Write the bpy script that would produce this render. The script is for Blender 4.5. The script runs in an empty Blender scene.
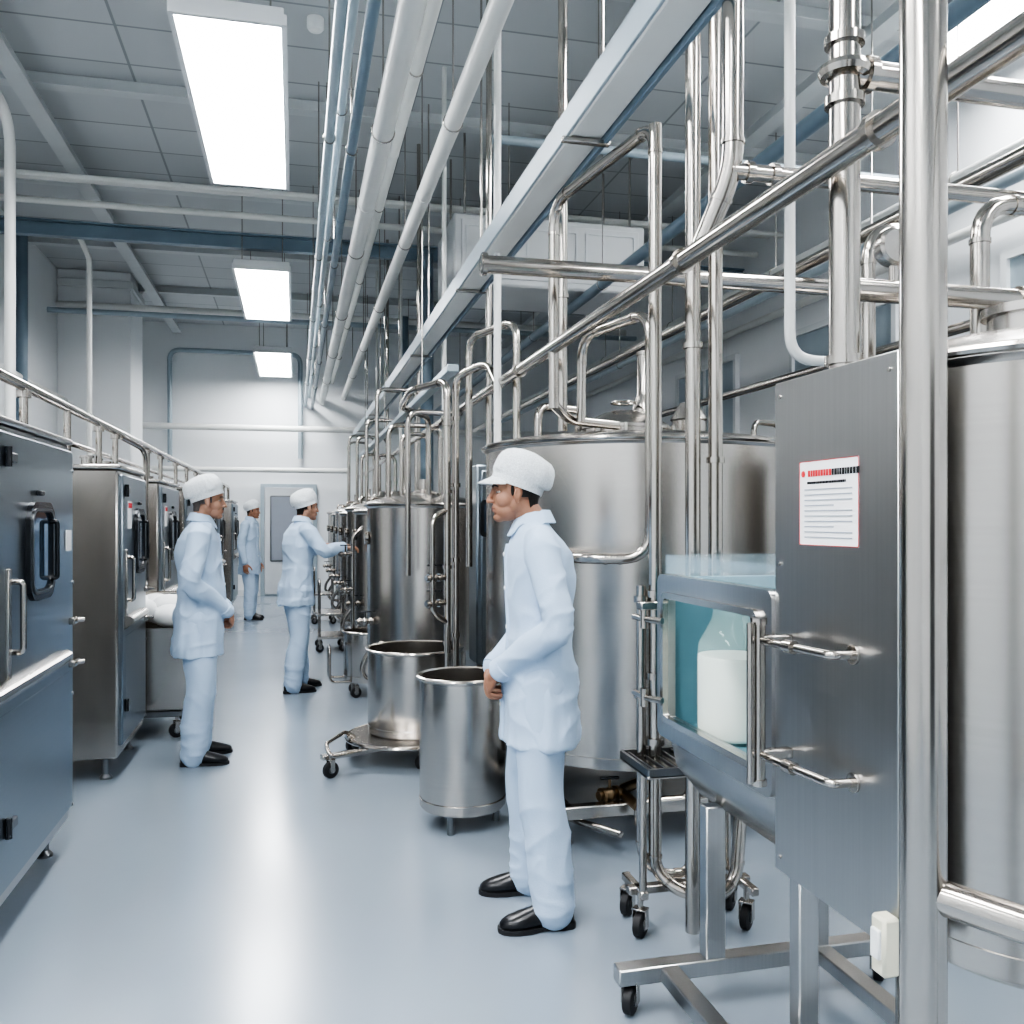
import bpy, bmesh, math, random
from mathutils import Vector, Matrix, noise
random.seed(3)
S = bpy.context.scene
V = Vector
# ------------------------------------------------------------------ materials
def nmat(name, color, metal=0.0, rough=0.5, var=0.0, vscale=(4,4,4), bump=0.0, bscale=(40,40,40), rvar=0.0, **kw):
    m = bpy.data.materials.new(name); m.use_nodes = True
    nt = m.node_tree; b = nt.nodes['Principled BSDF']
    b.inputs['Base Color'].default_value = (*color, 1)
    b.inputs['Metallic'].default_value = metal
    b.inputs['Roughness'].default_value = rough
    for k, v in kw.items():
        b.inputs[k.replace('_', ' ')].default_value = v
    tc = nt.nodes.new('ShaderNodeTexCoord')
    if var > 0 or rvar > 0:
        mp = nt.nodes.new('ShaderNodeMapping'); mp.inputs['Scale'].default_value = vscale
        nz = nt.nodes.new('ShaderNodeTexNoise'); nz.inputs['Scale'].default_value = 1; nz.inputs['Detail'].default_value = 3
        nt.links.new(tc.outputs['Object'], mp.inputs[0]); nt.links.new(mp.outputs[0], nz.inputs['Vector'])
        if var > 0:
            mr = nt.nodes.new('ShaderNodeMapRange'); mr.inputs[1].default_value = .25; mr.inputs[2].default_value = .75
            mr.inputs[3].default_value = 1-var; mr.inputs[4].default_value = 1+var
            vm = nt.nodes.new('ShaderNodeVectorMath'); vm.operation = 'SCALE'; vm.inputs[0].default_value = color
            nt.links.new(nz.outputs[0], mr.inputs[0]); nt.links.new(mr.outputs[0], vm.inputs['Scale'])
            nt.links.new(vm.outputs[0], b.inputs['Base Color'])
        if rvar > 0:
            mr2 = nt.nodes.new('ShaderNodeMapRange'); mr2.inputs[1].default_value = .25; mr2.inputs[2].default_value = .75
            mr2.inputs[3].default_value = max(.02, rough-rvar); mr2.inputs[4].default_value = rough+rvar
            nt.links.new(nz.outputs[0], mr2.inputs[0]); nt.links.new(mr2.outputs[0], b.inputs['Roughness'])
    if bump > 0:
        mp2 = nt.nodes.new('ShaderNodeMapping'); mp2.inputs['Scale'].default_value = bscale
        n2 = nt.nodes.new('ShaderNodeTexNoise'); n2.inputs['Scale'].default_value = 1; n2.inputs['Detail'].default_value = 3
        bp = nt.nodes.new('ShaderNodeBump'); bp.inputs['Strength'].default_value = bump; bp.inputs['Distance'].default_value = .01
        nt.links.new(tc.outputs['Object'], mp2.inputs[0]); nt.links.new(mp2.outputs[0], n2.inputs['Vector'])
        nt.links.new(n2.outputs[0], bp.inputs['Height']); nt.links.new(bp.outputs[0], b.inputs['Normal'])
    return m
STEEL = nmat('brushed_steel', (.50,.475,.445), 1, .25, var=.03, vscale=(2,2,150))
STEELV = nmat('satin_steel_panel', (.47,.47,.465), 1, .28, var=.035, vscale=(150,150,1.5))
STEELB = nmat('slate_steel_door', (.30,.345,.385), 1, .28, var=.02, vscale=(2,2,150))
STEELD = nmat('dark_steel', (.22,.23,.24), 1, .3, var=.05, vscale=(8,8,8))
CHROME = nmat('polished_pipe_steel', (.47,.44,.405), 1, .17, var=.03, vscale=(9,9,9))
WPIPE = nmat('white_painted_pipe', (.70,.71,.69), 0, .35, var=.04, vscale=(3,3,3))
BPIPE = nmat('blue_painted_pipe', (.17,.235,.29), 0, .35, var=.10, vscale=(3,3,3))
GPIPE = nmat('pale_blue_conduit', (.38,.455,.505), .2, .35, var=.06, vscale=(3,3,3))
RUB = nmat('black_rubber', (.02,.02,.022), 0, .55, var=.2, vscale=(20,20,20))
BLK = nmat('black_plastic', (.015,.017,.02), 0, .25, var=.1, vscale=(20,20,20))
DGL = nmat('dark_window_glass', (.03,.05,.08), 0, .05, var=.3, vscale=(5,5,5))
WPL = nmat('white_plastic', (.82,.84,.84), 0, .45, var=.04, vscale=(12,12,12), bump=.2, bscale=(60,60,60))
PAPER = nmat('label_paper', (.80,.80,.80), 0, .6, var=.02, vscale=(9,9,9))
RED = nmat('red_print', (.60,.03,.04), 0, .6, var=.02, vscale=(9,9,9))
GREY = nmat('grey_print', (.30,.33,.38), 0, .6, var=.02, vscale=(9,9,9))
BEIGE = nmat('beige_switch_plastic', (.70,.68,.55), 0, .4, var=.03, vscale=(9,9,9))
BRASS = nmat('aged_brass_valve', (.22,.16,.10), 1, .35, var=.1, vscale=(20,20,20))
CYAN = nmat('teal_liner', (.16,.31,.36), 0, .35, var=.08, vscale=(6,6,6))
MILK = nmat('milk', (.95,.94,.86), 0, .3, var=.01, vscale=(6,6,6))
GLASS = nmat('jar_glass', (.60,.80,.76), 0, .04, Alpha=.26)
ACRYL = nmat('acrylic_lid', (.45,.60,.68), 0, .05, Alpha=.22)
CLOTH = nmat('pale_blue_cotton', (.445,.57,.725), 0, .85, var=.04, vscale=(5,5,5), bump=.12, bscale=(160,160,160), Sheen_Weight=.08)
CAPM = nmat('white_cap_mesh', (.76,.80,.82), 0, .8, var=.14, vscale=(150,150,150), bump=.7, bscale=(220,220,220))
SKIN = nmat('skin_tan', (.35,.18,.115), 0, .5, var=.08, vscale=(18,18,18), Subsurface_Weight=.05)
SKIN2 = nmat('skin_light_tan', (.40,.225,.155), 0, .5, var=.08, vscale=(18,18,18), Subsurface_Weight=.05)
LIP = nmat('lip_skin', (.28,.11,.09), 0, .45, var=.05, vscale=(30,30,30))
HAIR = nmat('dark_hair', (.02,.015,.012), 0, .6, var=.3, vscale=(90,90,20), bump=.5, bscale=(200,200,40))
HAIRG = nmat('greying_hair', (.09,.08,.075), 0, .6, var=.4, vscale=(90,90,20), bump=.5, bscale=(200,200,40))
EYEW = nmat('eye_white', (.62,.6,.57), 0, .2, var=.02, vscale=(30,30,30))
SHOE = nmat('black_shoe_leather', (.012,.013,.016), 0, .28, var=.2, vscale=(20,20,20))
WALL = nmat('white_wall_paint', (.80,.825,.84), 0, .5, var=.03, vscale=(.6,.6,.6), bump=.05, bscale=(30,30,30))
DOORM = nmat('grey_door_paint', (.62,.65,.67), 0, .4, var=.05, vscale=(2,2,2))
TRIMM = nmat('trim_paint', (.70,.73,.74), 0, .4, var=.03, vscale=(2,2,2))
BEAM = nmat('ceiling_purlin_paint', (.58,.61,.62), 0, .5, var=.06, vscale=(2,2,2))
HV = nmat('hvac_casing', (.68,.70,.71), 0, .45, var=.04, vscale=(2,2,2))
FLOOR = nmat('epoxy_floor', (.275,.325,.38), 0, .23, var=.03, vscale=(.9,.9,.9), rvar=.03, bump=.05, bscale=(14,14,14), Coat_Weight=.3, Coat_Roughness=.18)
def ceilmat():
    m = nmat('ceiling_panels', (.5,.52,.54), 0, .7)
    nt = m.node_tree; b = nt.nodes['Principled BSDF']
    tc = nt.nodes.new('ShaderNodeTexCoord'); br = nt.nodes.new('ShaderNodeTexBrick')
    br.offset = .0; br.inputs['Color1'].default_value = (.57,.595,.61,1); br.inputs['Color2'].default_value = (.52,.545,.56,1)
    br.inputs['Mortar'].default_value = (.32,.345,.36,1); br.inputs['Scale'].default_value = 1
    br.inputs['Mortar Size'].default_value = .012; br.inputs['Brick Width'].default_value = 2.4; br.inputs['Row Height'].default_value = .62
    nt.links.new(tc.outputs['Object'], br.inputs[0]); nt.links.new(br.outputs[0], b.inputs['Base Color'])
    return m
CEIL = ceilmat()
def emis(name, col, st):
    m = bpy.data.materials.new(name); m.use_nodes = True; nt = m.node_tree
    b = nt.nodes['Principled BSDF']; b.inputs['Base Color'].default_value = (.9,.9,.9,1)
    b.inputs['Emission Color'].default_value = (*col, 1); b.inputs['Emission Strength'].default_value = st
    return m
LAMP = emis('lamp_diffuser', (.985,.988,1.0), 24)
FILL = emis('added_fill_strip', (1,1,.97), 3.0)  # glow for the strip added inside the milk chamber
# ------------------------------------------------------------------ mesh builder
class MB:
    def __init__(s):
        s.v=[]; s.f=[]; s.fm=[]; s.mats=[]
    def mi(s, m):
        if m not in s.mats: s.mats.append(m)
        return s.mats.index(m)
    def add(s, vs, fs, m):
        o=len(s.v); i=s.mi(m)
        s.v.extend([tuple(p) for p in vs])
        for f in fs: s.f.append([a+o for a in f]); s.fm.append(i)
    def box(s, c, size, m, b=.004, rz=0, R=None):
        h=[x/2 for x in size]; b=min(b, min(h)*.49)
        ids={}; vs=[]
        for sx in (-1,1):
            for sy in (-1,1):
                for sz in (-1,1):
                    for a in range(3):
                        sg=(sx,sy,sz)
                        p=[sg[k]*(h[k]-(0 if k==a else b)) for k in range(3)]
                        ids[(sx,sy,sz,a)]=len(vs); vs.append(V(p))
        fs=[]
        for a in range(3):
            o=[k for k in range(3) if k!=a]
            for sg in (-1,1):
                q=[]
                for (u,w) in ((-1,-1),(1,-1),(1,1),(-1,1)):
                    t=[0,0,0]; t[a]=sg; t[o[0]]=u; t[o[1]]=w
                    q.append(ids[(*t,a)])
                fs.append(q)
        for a in range(3):
            for c2 in range(a+1,3):
                k=3-a-c2
                for sa in (-1,1):
                    for sb in (-1,1):
                        t=[0,0,0]; t[a]=sa; t[c2]=sb
                        t[k]=-1; q0=ids[(*t,a)]; q3=ids[(*t,c2)]
                        t[k]=1; q1=ids[(*t,a)]; q2=ids[(*t,c2)]
                        fs.append([q0,q1,q2,q3])
        for sx in (-1,1):
            for sy in (-1,1):
                for sz in (-1,1):
                    fs.append([ids[(sx,sy,sz,a)] for a in range(3)])
        out=[]
        for f in fs:
            n=(vs[f[1]]-vs[f[0]]).cross(vs[f[2]]-vs[f[0]]); ct=sum((vs[i] for i in f), V((0,0,0)))
            out.append(f if n.dot(ct)>0 else f[::-1])
        if R is None: R=Matrix.Rotation(rz,3,'Z')
        s.add([R@p+V(c) for p in vs], out, m)
    def sweep(s, pts, rad, m, seg=12, closed=False):
        pts=[V(p) for p in pts]; n=len(pts)
        if not hasattr(rad,'__len__'): rad=[rad]*n
        tang=[]
        for i in range(n):
            if closed: t=pts[(i+1)%n]-pts[i-1]
            else: t=pts[min(i+1,n-1)]-pts[max(i-1,0)]
            if t.length<1e-9: t=V((0,0,1))
            tang.append(t.normalized())
        up=V((0,0,1)) if abs(tang[0].z)<.9 else V((1,0,0))
        u=(up-tang[0]*up.dot(tang[0])).normalized()
        vs=[]; fs=[]
        for i in range(n):
            u=(u-tang[i]*u.dot(tang[i]))
            u=u.normalized() if u.length>1e-6 else V((1,0,0))
            w=tang[i].cross(u)
            for k in range(seg):
                a=2*math.pi*k/seg
                vs.append(pts[i]+(u*math.cos(a)+w*math.sin(a))*rad[i])
        for i in range(n if closed else n-1):
            j=(i+1)%n
            for k in range(seg):
                l=(k+1)%seg
                fs.append([i*seg+k, i*seg+l, j*seg+l, j*seg+k])
        if not closed:
            fs.append(list(range(seg))[::-1]); fs.append([(n-1)*seg+k for k in range(seg)])
        s.add(vs,fs,m)
    def tube(s, pts, r, m, f=.06, seg=12, clamps=False):
        pts=[V(p) for p in pts]; out=[pts[0]]
        for i in range(1,len(pts)-1):
            a,b,c=pts[i-1],pts[i],pts[i+1]
            d=min(f,(a-b).length*.49,(c-b).length*.49)
            q0=b+(a-b).normalized()*d; q1=b+(c-b).normalized()*d
            for k in range(8):
                t=k/7; out.append(q0*(1-t)**2+b*2*t*(1-t)+q1*t*t)
            if clamps:
                for q,e in ((q0,(a-b).normalized()),(q1,(c-b).normalized())):
                    s.cyl(q-e*.004,q+e*.008,r*1.13,m,seg)
        out.append(pts[-1]); s.sweep(out,r,m,seg)
    def cyl(s,p0,p1,r,m,seg=16,r2=None):
        s.sweep([p0,p1],[r,r if r2 is None else r2],m,seg)
    def lathe(s,c,prof,m,seg=40,ax=None):
        vs=[];fs=[];c=V(c);n=len(prof)
        R=ax if ax is not None else Matrix.Identity(3)
        for (r,z) in prof:
            for k in range(seg):
                a=2*math.pi*k/seg
                vs.append(R@V((max(r,1e-4)*math.cos(a),max(r,1e-4)*math.sin(a),z))+c)
        for i in range(n-1):
            for k in range(seg):
                l=(k+1)%seg
                fs.append([i*seg+k,i*seg+l,(i+1)*seg+l,(i+1)*seg+k])
        s.add(vs,fs,m)
    def ring(s,c,R,r,m,seg=40,ax='Z',rs=8):
        pts=[]
        for k in range(seg):
            a=2*math.pi*k/seg; x,y=R*math.cos(a),R*math.sin(a)
            pts.append(V(c)+(V((x,y,0)) if ax=='Z' else V((0,x,y)) if ax=='X' else V((x,0,y))))
        s.sweep(pts,r,m,rs,closed=True)
    def ell(s,c,rad,m,seg=20,R=None):
        n=seg//2; vs=[];fs=[]; c=V(c)
        for i in range(n+1):
            t=math.pi*i/n
            for k in range(seg):
                a=2*math.pi*k/seg
                p=V((rad[0]*math.sin(t)*math.cos(a)+1e-6*math.cos(a),rad[1]*math.sin(t)*math.sin(a)+1e-6*math.sin(a),-rad[2]*math.cos(t)))
                if R is not None: p=R@p
                vs.append(p+c)
        for i in range(n):
            for k in range(seg):
                l=(k+1)%seg; fs.append([i*seg+k,i*seg+l,(i+1)*seg+l,(i+1)*seg+k])
        s.add(vs,fs,m)
    def rings(s,rs,m,cap=True):
        seg=len(rs[0]); vs=[p for r in rs for p in r]; fs=[]
        for i in range(len(rs)-1):
            for k in range(seg):
                l=(k+1)%seg; fs.append([i*seg+k,i*seg+l,(i+1)*seg+l,(i+1)*seg+k])
        if cap: fs.append(list(range(seg))[::-1]); fs.append([(len(rs)-1)*seg+k for k in range(seg)])
        s.add(vs,fs,m)
    def rrect(s,c,w,h,t,rad,m,ax='x',hole=None):
        def loop(w,h,rad):
            o=[]
            for (sx,sy,a0) in ((1,1,0),(-1,1,90),(-1,-1,180),(1,-1,270)):
                for k in range(6):
                    a=math.radians(a0+18*k)
                    o.append((sx*(w/2-rad)+rad*math.cos(a),sy*(h/2-rad)+rad*math.sin(a)))
            return o
        def P(u,v,d): return V(c)+(V((d,u,v)) if ax=='x' else V((-u,d,v)) if ax=='y' else V((u,v,d)))
        L=loop(w,h,rad)
        if hole is None:
            s.rings([[P(u,v,-t/2) for u,v in L],[P(u,v,t/2) for u,v in L]],m)
        else:
            L2=loop(w-2*hole,h-2*hole,max(.004,rad-hole*.5)); n=len(L)
            vs=[P(u,v,-t/2) for u,v in L]+[P(u,v,t/2) for u,v in L]+[P(u,v,-t/2) for u,v in L2]+[P(u,v,t/2) for u,v in L2]
            fs=[]
            for k in range(n):
                l=(k+1)%n
                fs+= [[k,l,n+l,n+k],[n+k,n+l,3*n+l,3*n+k],[3*n+k,3*n+l,2*n+l,2*n+k],[2*n+k,2*n+l,l,k]]
            s.add(vs,fs,m)
    def mesh(s,name,off=V((0,0,0)),ang=38):
        me=bpy.data.meshes.new(name); me.from_pydata([tuple(V(p)-off) for p in s.v],[],s.f)
        for m in s.mats: me.materials.append(m)
        me.polygons.foreach_set('material_index',s.fm)
        me.polygons.foreach_set('use_smooth',[True]*len(s.f))
        me.update(); me.set_sharp_from_angle(angle=math.radians(ang))
        return me
    def obj(s,name,parent=None,ang=38):
        if parent is None:
            xs=[p[0] for p in s.v]; ys=[p[1] for p in s.v]; zs=[p[2] for p in s.v]
            off=V(((min(xs)+max(xs))/2,(min(ys)+max(ys))/2,min(zs)))
        else: off=V((0,0,0))
        o=bpy.data.objects.new(name,s.mesh(name,off,ang)); S.collection.objects.link(o)
        o.location=off
        if parent is not None: o.parent=parent
        return o
def caster(b,x,y,top,r=.045,a=0.0):
    d=V((math.cos(a),math.sin(a),0)); n=V((-d.y,d.x,0)); c=V((x,y,r))
    b.sweep([c-n*.016,c-n*.012,c+n*.012,c+n*.016],[r*.86,r,r,r*.86],RUB,20)
    b.cyl(c-n*.02,c+n*.02,r*.45,STEELD,14)
    R=Matrix((d,n,V((0,0,1)))).transposed()
    for sg in (-1,1):
        b.box(c+n*.024*sg+V((0,0,r*.5)),(.03,.004,r*1.5),STEEL,.001,R=R)
    b.box(c+V((0,0,r*1.25)),(.04,.052,.006),STEEL,.001,R=R)
    b.cyl(c+V((0,0,r*1.2)),V((x,y,top)),.011,STEEL,10)
def pipe(name,pts,r,m,f=.08,clamps=False,seg=14,flanges=()):
    b=MB(); b.tube(pts,r,m,f,seg,clamps)
    for p,d in flanges:
        p=V(p); d=V(d).normalized(); b.cyl(p-d*.010,p+d*.010,r*1.3,m,16)
    return b.obj(name)
# ------------------------------------------------------------------ room
XL,XR,YN,YF,HC=-3.5,5.6,-3.5,18.4,5.3
def slab(name,c,s,m):
    b=MB(); b.box(c,s,m,.001); return b.obj(name)
slab('floor',((XL+XR)/2,(YN+YF)/2,-.05),(XR-XL+.4,YF-YN+.4,.1),FLOOR)
slab('ceiling',((XL+XR)/2,(YN+YF)/2,HC+.05),(XR-XL+.4,YF-YN+.4,.1),CEIL)
slab('wall_left',(XL-.05,(YN+YF)/2,HC/2),(.1,YF-YN+.2,HC),WALL)
slab('wall_right',(XR+.05,(YN+YF)/2,HC/2),(.1,YF-YN+.2,HC),WALL)
slab('wall_far',((XL+XR)/2,YF+.05,HC/2),(XR-XL,.1,HC),WALL)
slab('wall_near',((XL+XR)/2,YN-.05,HC/2),(XR-XL,.1,HC),WALL)
slab('baseboard_far',((XL+XR)/2,YF-.015,.06),(XR-XL,.03,.12),TRIMM)
slab('baseboard_left',(XL+.015,(YN+YF)/2,.06),(.03,YF-YN,.12),TRIMM)
slab('baseboard_right',(XR-.015,(YN+YF)/2,.06),(.03,YF-YN,.12),TRIMM)
b=MB(); b.box((-2.98,15.4,HC/2),(1.04,1.1,HC),WALL,.01); b.box((-2.98,15.4,HC-.2),(1.1,1.16,.12),TRIMM,.01); b.obj('wall_column')
b=MB()
b.rrect((-.12,YF-.055,1.1),1.08,2.2,.08,.01,GPIPE,ax='y',hole=.07); b.box((-.12,YF-.10,1.08),(.92,.04,2.1),DOORM,.006)
b.rrect((-.12,YF-.125,1.32),.72,1.30,.02,.03,STEELD,ax='y',hole=.03); b.box((-.12,YF-.124,1.32),(.66,.012,1.24),GREY,.002); b.box((.27,YF-.14,1.05),(.03,.05,.16),CHROME,.004)
b.obj('door_1')
b=MB(); b.box((1.5,YN+.055,1.3),(2.2,.08,2.6),TRIMM,.01); b.box((1.5,YN+.105,1.28),(2.0,.04,2.5),STEELD,.006); b.box((1.5,YN+.13,1.28),(.02,.02,2.5),BLK,.002); b.obj('door_2')
for i,y in enumerate((5.2,8.4,11.6)):
    b=MB(); b.rrect((XR-.03,y,3.0),1.9,1.3,.06,.02,TRIMM,hole=.07)
    b.box((XR-.015,y,3.0),(.02,1.8,1.2),GPIPE,.002); b.box((XR-.03,y,3.0),(.04,.05,1.2),TRIMM,.002); b.obj('window_%d'%(i+1))
for y in (1.2,3.6,6.0,8.4,10.8,13.2,15.6):
    b=MB(); b.box((1.05,y,HC-.05),(XR-XL,.06,.10),BEAM,.004); b.box((1.05,y,HC-.105),(XR-XL,.13,.012),BEAM,.002); b.obj('ceiling_purlin')
for x in (-2.2,2.4,4.2):
    b=MB(); b.box((x,7.4,HC-.17),(.10,YF-YN-.2,.10),BEAM,.004); b.box((x,7.4,HC-.225),(.16,YF-YN-.2,.012),BEAM,.002); b.obj('ceiling_girder')
def lamp(x,y,z=4.25):
    b=MB(); w,l=.60,2.55
    b.box((x,y,z+.07),(w,l,.06),HV,.008)
    b.rrect((x,y,z+.02),w+.03,l+.03,.06,.01,HV,ax='z',hole=.03)
    b.box((x,y,z+.02),(w-.05,l-.05,.03),LAMP,.002)
    for sy in (-1,1):
        for sx in (-1,1): b.cyl((x+sx*.22,y+sy*1.0,z+.1),(x+sx*.22,y+sy*1.0,HC-.02),.006,STEEL,8)
    b.obj('ceiling_light')
for y in (1.4,6.45,11.55,16.6): lamp(-.36,y)
for y in (-1.2,2.6): lamp(3.3,y,4.9)  # added fill panels above the frame, extra light on the right side
for y in (-1.5,2.2): lamp(-2.7,y,4.7)  # added fill panels out of view, put in to light the left cabinets
lamp(4.95,4.9,5.1)
# ------------------------------------------------------------------ left cabinets
def cabinet(y0,y1,xf,xb,z0,z1,wy,ww,wz,wh,label=False,near=STEEL,hy=None,door=STEELB):
    b=MB(); yc=(y0+y1)/2; L=y1-y0
    b.box(((xf+xb)/2,yc,(z0+z1)/2),(xf-xb,L,z1-z0),near,.012)
    b.box((xf+.008,yc,(z0+z1)/2+.02),(.03,L-.05,z1-z0-.1),door,.008)
    b.box((xf+.018,yc,.58),(.014,L-.16,.48),door,.006)
    b.box(((xf+xb)/2,yc,z1+.012),(xf-xb+.03,L+.03,.025),near,.008)
    b.rrect((xf+.030,wy,wz),ww,wh,.025,.09,BLK,hole=.04)
    b.rrect((xf+.026,wy,wz),ww-.03,wh-.03,.015,.07,DGL)
    b.rrect((xf+.040,wy,wz),ww-.05,wh-.05,.012,.06,STEELD,hole=.010)
    b.tube([(xf+.04,wy+ww*.34,wz-wh*.30),(xf+.062,wy+ww*.34,wz-wh*.30),(xf+.062,wy+ww*.34,wz+wh*.30),(xf+.04,wy+ww*.34,wz+wh*.30)],.009,BLK,.015)
    b.box((xf+.03,wy,wz+wh*.5+.035),(.02,.06,.02),BLK,.004)
    if hy is None: hy=y0+.16
    b.tube([(xf+.02,hy,1.27),(xf+.06,hy,1.27),(xf+.06,hy,1.02),(xf+.02,hy,1.02)],.011,CHROME,.03)
    b.box((xf+.028,hy-.06,1.10),(.014,.04,.44),STEEL,.004)
    for hz in (z1-.12,.42):
        b.cyl((xf+.035,hy-.08,hz-.035),(xf+.035,hy-.08,hz+.035),.012,BLK,10)
        b.box((xf+.03,hy-.03,hz),(.02,.09,.035),STEELD,.004)
    for hz in (1.04,.85):
        b.box((xf+.035,y1-.06,hz),(.03,.10,.03),CHROME,.005); b.cyl((xf+.04,y1-.05,hz),(xf+.07,y1-.03,hz),.010,CHROME,10)
    for k in range(4): b.cyl((xf+.02,y1-.04,z0+.08+k*.5),(xf+.028,y1-.04,z0+.08+k*.5),.008,STEELD,8)
    rs=[]
    for y in (y0+.06,y1-.26):
        rs.append([V((xf+u,y,.90+w)) for u,w in ((.015,.035),(.055,.035),(.075,.02),(.075,0),(.06,-.015),(.015,-.05))])
    b.rings(rs,STEEL)
    for fx in (xf-.08,xb+.08):
        for fy in (y0+.09,y1-.09):
            b.lathe((fx,fy,0),[(0,0),(.035,0),(.035,.012),(.02,.03),(.02,z0+.01)],STEELD,16)
    for k in range(3):
        fy=y0+L*(.2+.3*k); b.cyl((xf-.2,fy,z1+.02),(xf-.2,fy,z1+.07),.03,STEEL,14); b.cyl((xf-.2,fy,z1+.07),(xf-.2,fy,z1+.085),.04,STEEL,14)
    b.box((xf-.55,yc,z1+.05),(.25,L*.5,.06),STEEL,.01)
    if label:
        b.box((xf+.026,y0+.22,1.52),(.004,.12,.16),PAPER,.0005); b.box((xf+.029,y0+.22,1.575),(.003,.11,.03),RED,.0003)
    b.obj('processing_cabinet')
cabinet(2.75,4.45,-1.0,-1.95,.13,1.83,3.86,.36,1.37,.38,near=STEELV,hy=3.52)
b=MB(); b.box((-.972,4.32,1.40),(.004,.09,.09),PAPER,.0005); b.obj('cabinet_label')
cabinet(5.50,6.36,-.98,-1.95,.13,1.78,6.05,.32,1.36,.40,label=True)
cabinet(7.35,8.45,-1.02,-1.95,.13,1.78,7.95,.34,1.36,.40,label=True)
cabinet(9.0,10.3,-1.02,-1.95,.13,1.78,9.7,.34,1.36,.40)
cabinet(10.8,12.1,-1.02,-1.95,.13,1.78,11.5,.34,1.36,.40)
cabinet(12.6,13.5,-1.02,-1.95,.13,1.78,13.1,.34,1.36,.40)
cabinet(14.9,16.2,-.98,-1.95,.13,1.78,15.5,.34,1.36,.40)
def cart(x0,x1,y0,y1):
    b=MB(); xc,yc=(x0+x1)/2,(y0+y1)/2
    def rect(w,l,z): return [V((xc+u*w/2,yc+v*l/2,z)) for u,v in ((-1,-1),(1,-1),(1,1),(-1,1))]
    w,l=x1-x0,y1-y0
    b.rings([rect(w*.94,l*.94,.2),rect(w,l,.74),rect(w+.04,l+.04,.74),rect(w+.04,l+.04,.76),rect(w-.02,l-.02,.76),rect(w*.9,l*.9,.4)],STEEL)
    b.box((xc,yc,.17),(w*.9,l*.9,.04),STEELD,.005)
    for sx in (-1,1):
        for sy in (-1,1): caster(b,xc+sx*w*.36,yc+sy*l*.38,.16,.05,.4)
    b.tube([(x1-.03,y1,.76),(x1-.03,y1,.95),(x0+.03,y1,.95),(x0+.03,y1,.76)],.011,CHROME,.05)
    for k in range(14):
        b.ell((xc+random.uniform(-.34,.34)*w,yc+random.uniform(-.36,.36)*l,.82+random.uniform(0,.07)),(.12,.14,.08),WPL,16)
    b.obj('bag_cart')
cart(-1.22,-.72,6.46,7.15)
b=MB(); xr=-1.12; zr=2.06
b.tube([(xr,2.7,1.84),(xr,2.7,zr),(xr,16.2,zr),(xr,16.2,1.84)],.024,CHROME,.1,14)
b.tube([(xr-.25,3.0,1.84),(xr-.25,3.0,1.97),(xr-.25,15.9,1.97),(xr-.25,15.9,1.84)],.018,CHROME,.1,12)
for y in (3.3,4.2,5.7,6.2,7.5,8.2,9.2,10.1,11.0,11.9,13.2,15.2): 
    b.cyl((xr,y,1.8),(xr,y,zr),.018,CHROME,12); b.cyl((xr,y,zr-.05),(xr,y,zr-.02),.03,CHROME,12)
b.tube([(xr,4.95,zr),(xr,4.95,1.7),(xr-.1,4.95,1.6),(xr-.1,4.95,.0)],.018,CHROME,.08)
b.tube([(xr,6.4,zr-.02),(xr+.1,6.75,1.98),(xr+.1,6.75,1.0),(xr-.1,7.25,1.0)],.018,CHROME,.1)
b.obj('steel_guide_rail')
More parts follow.
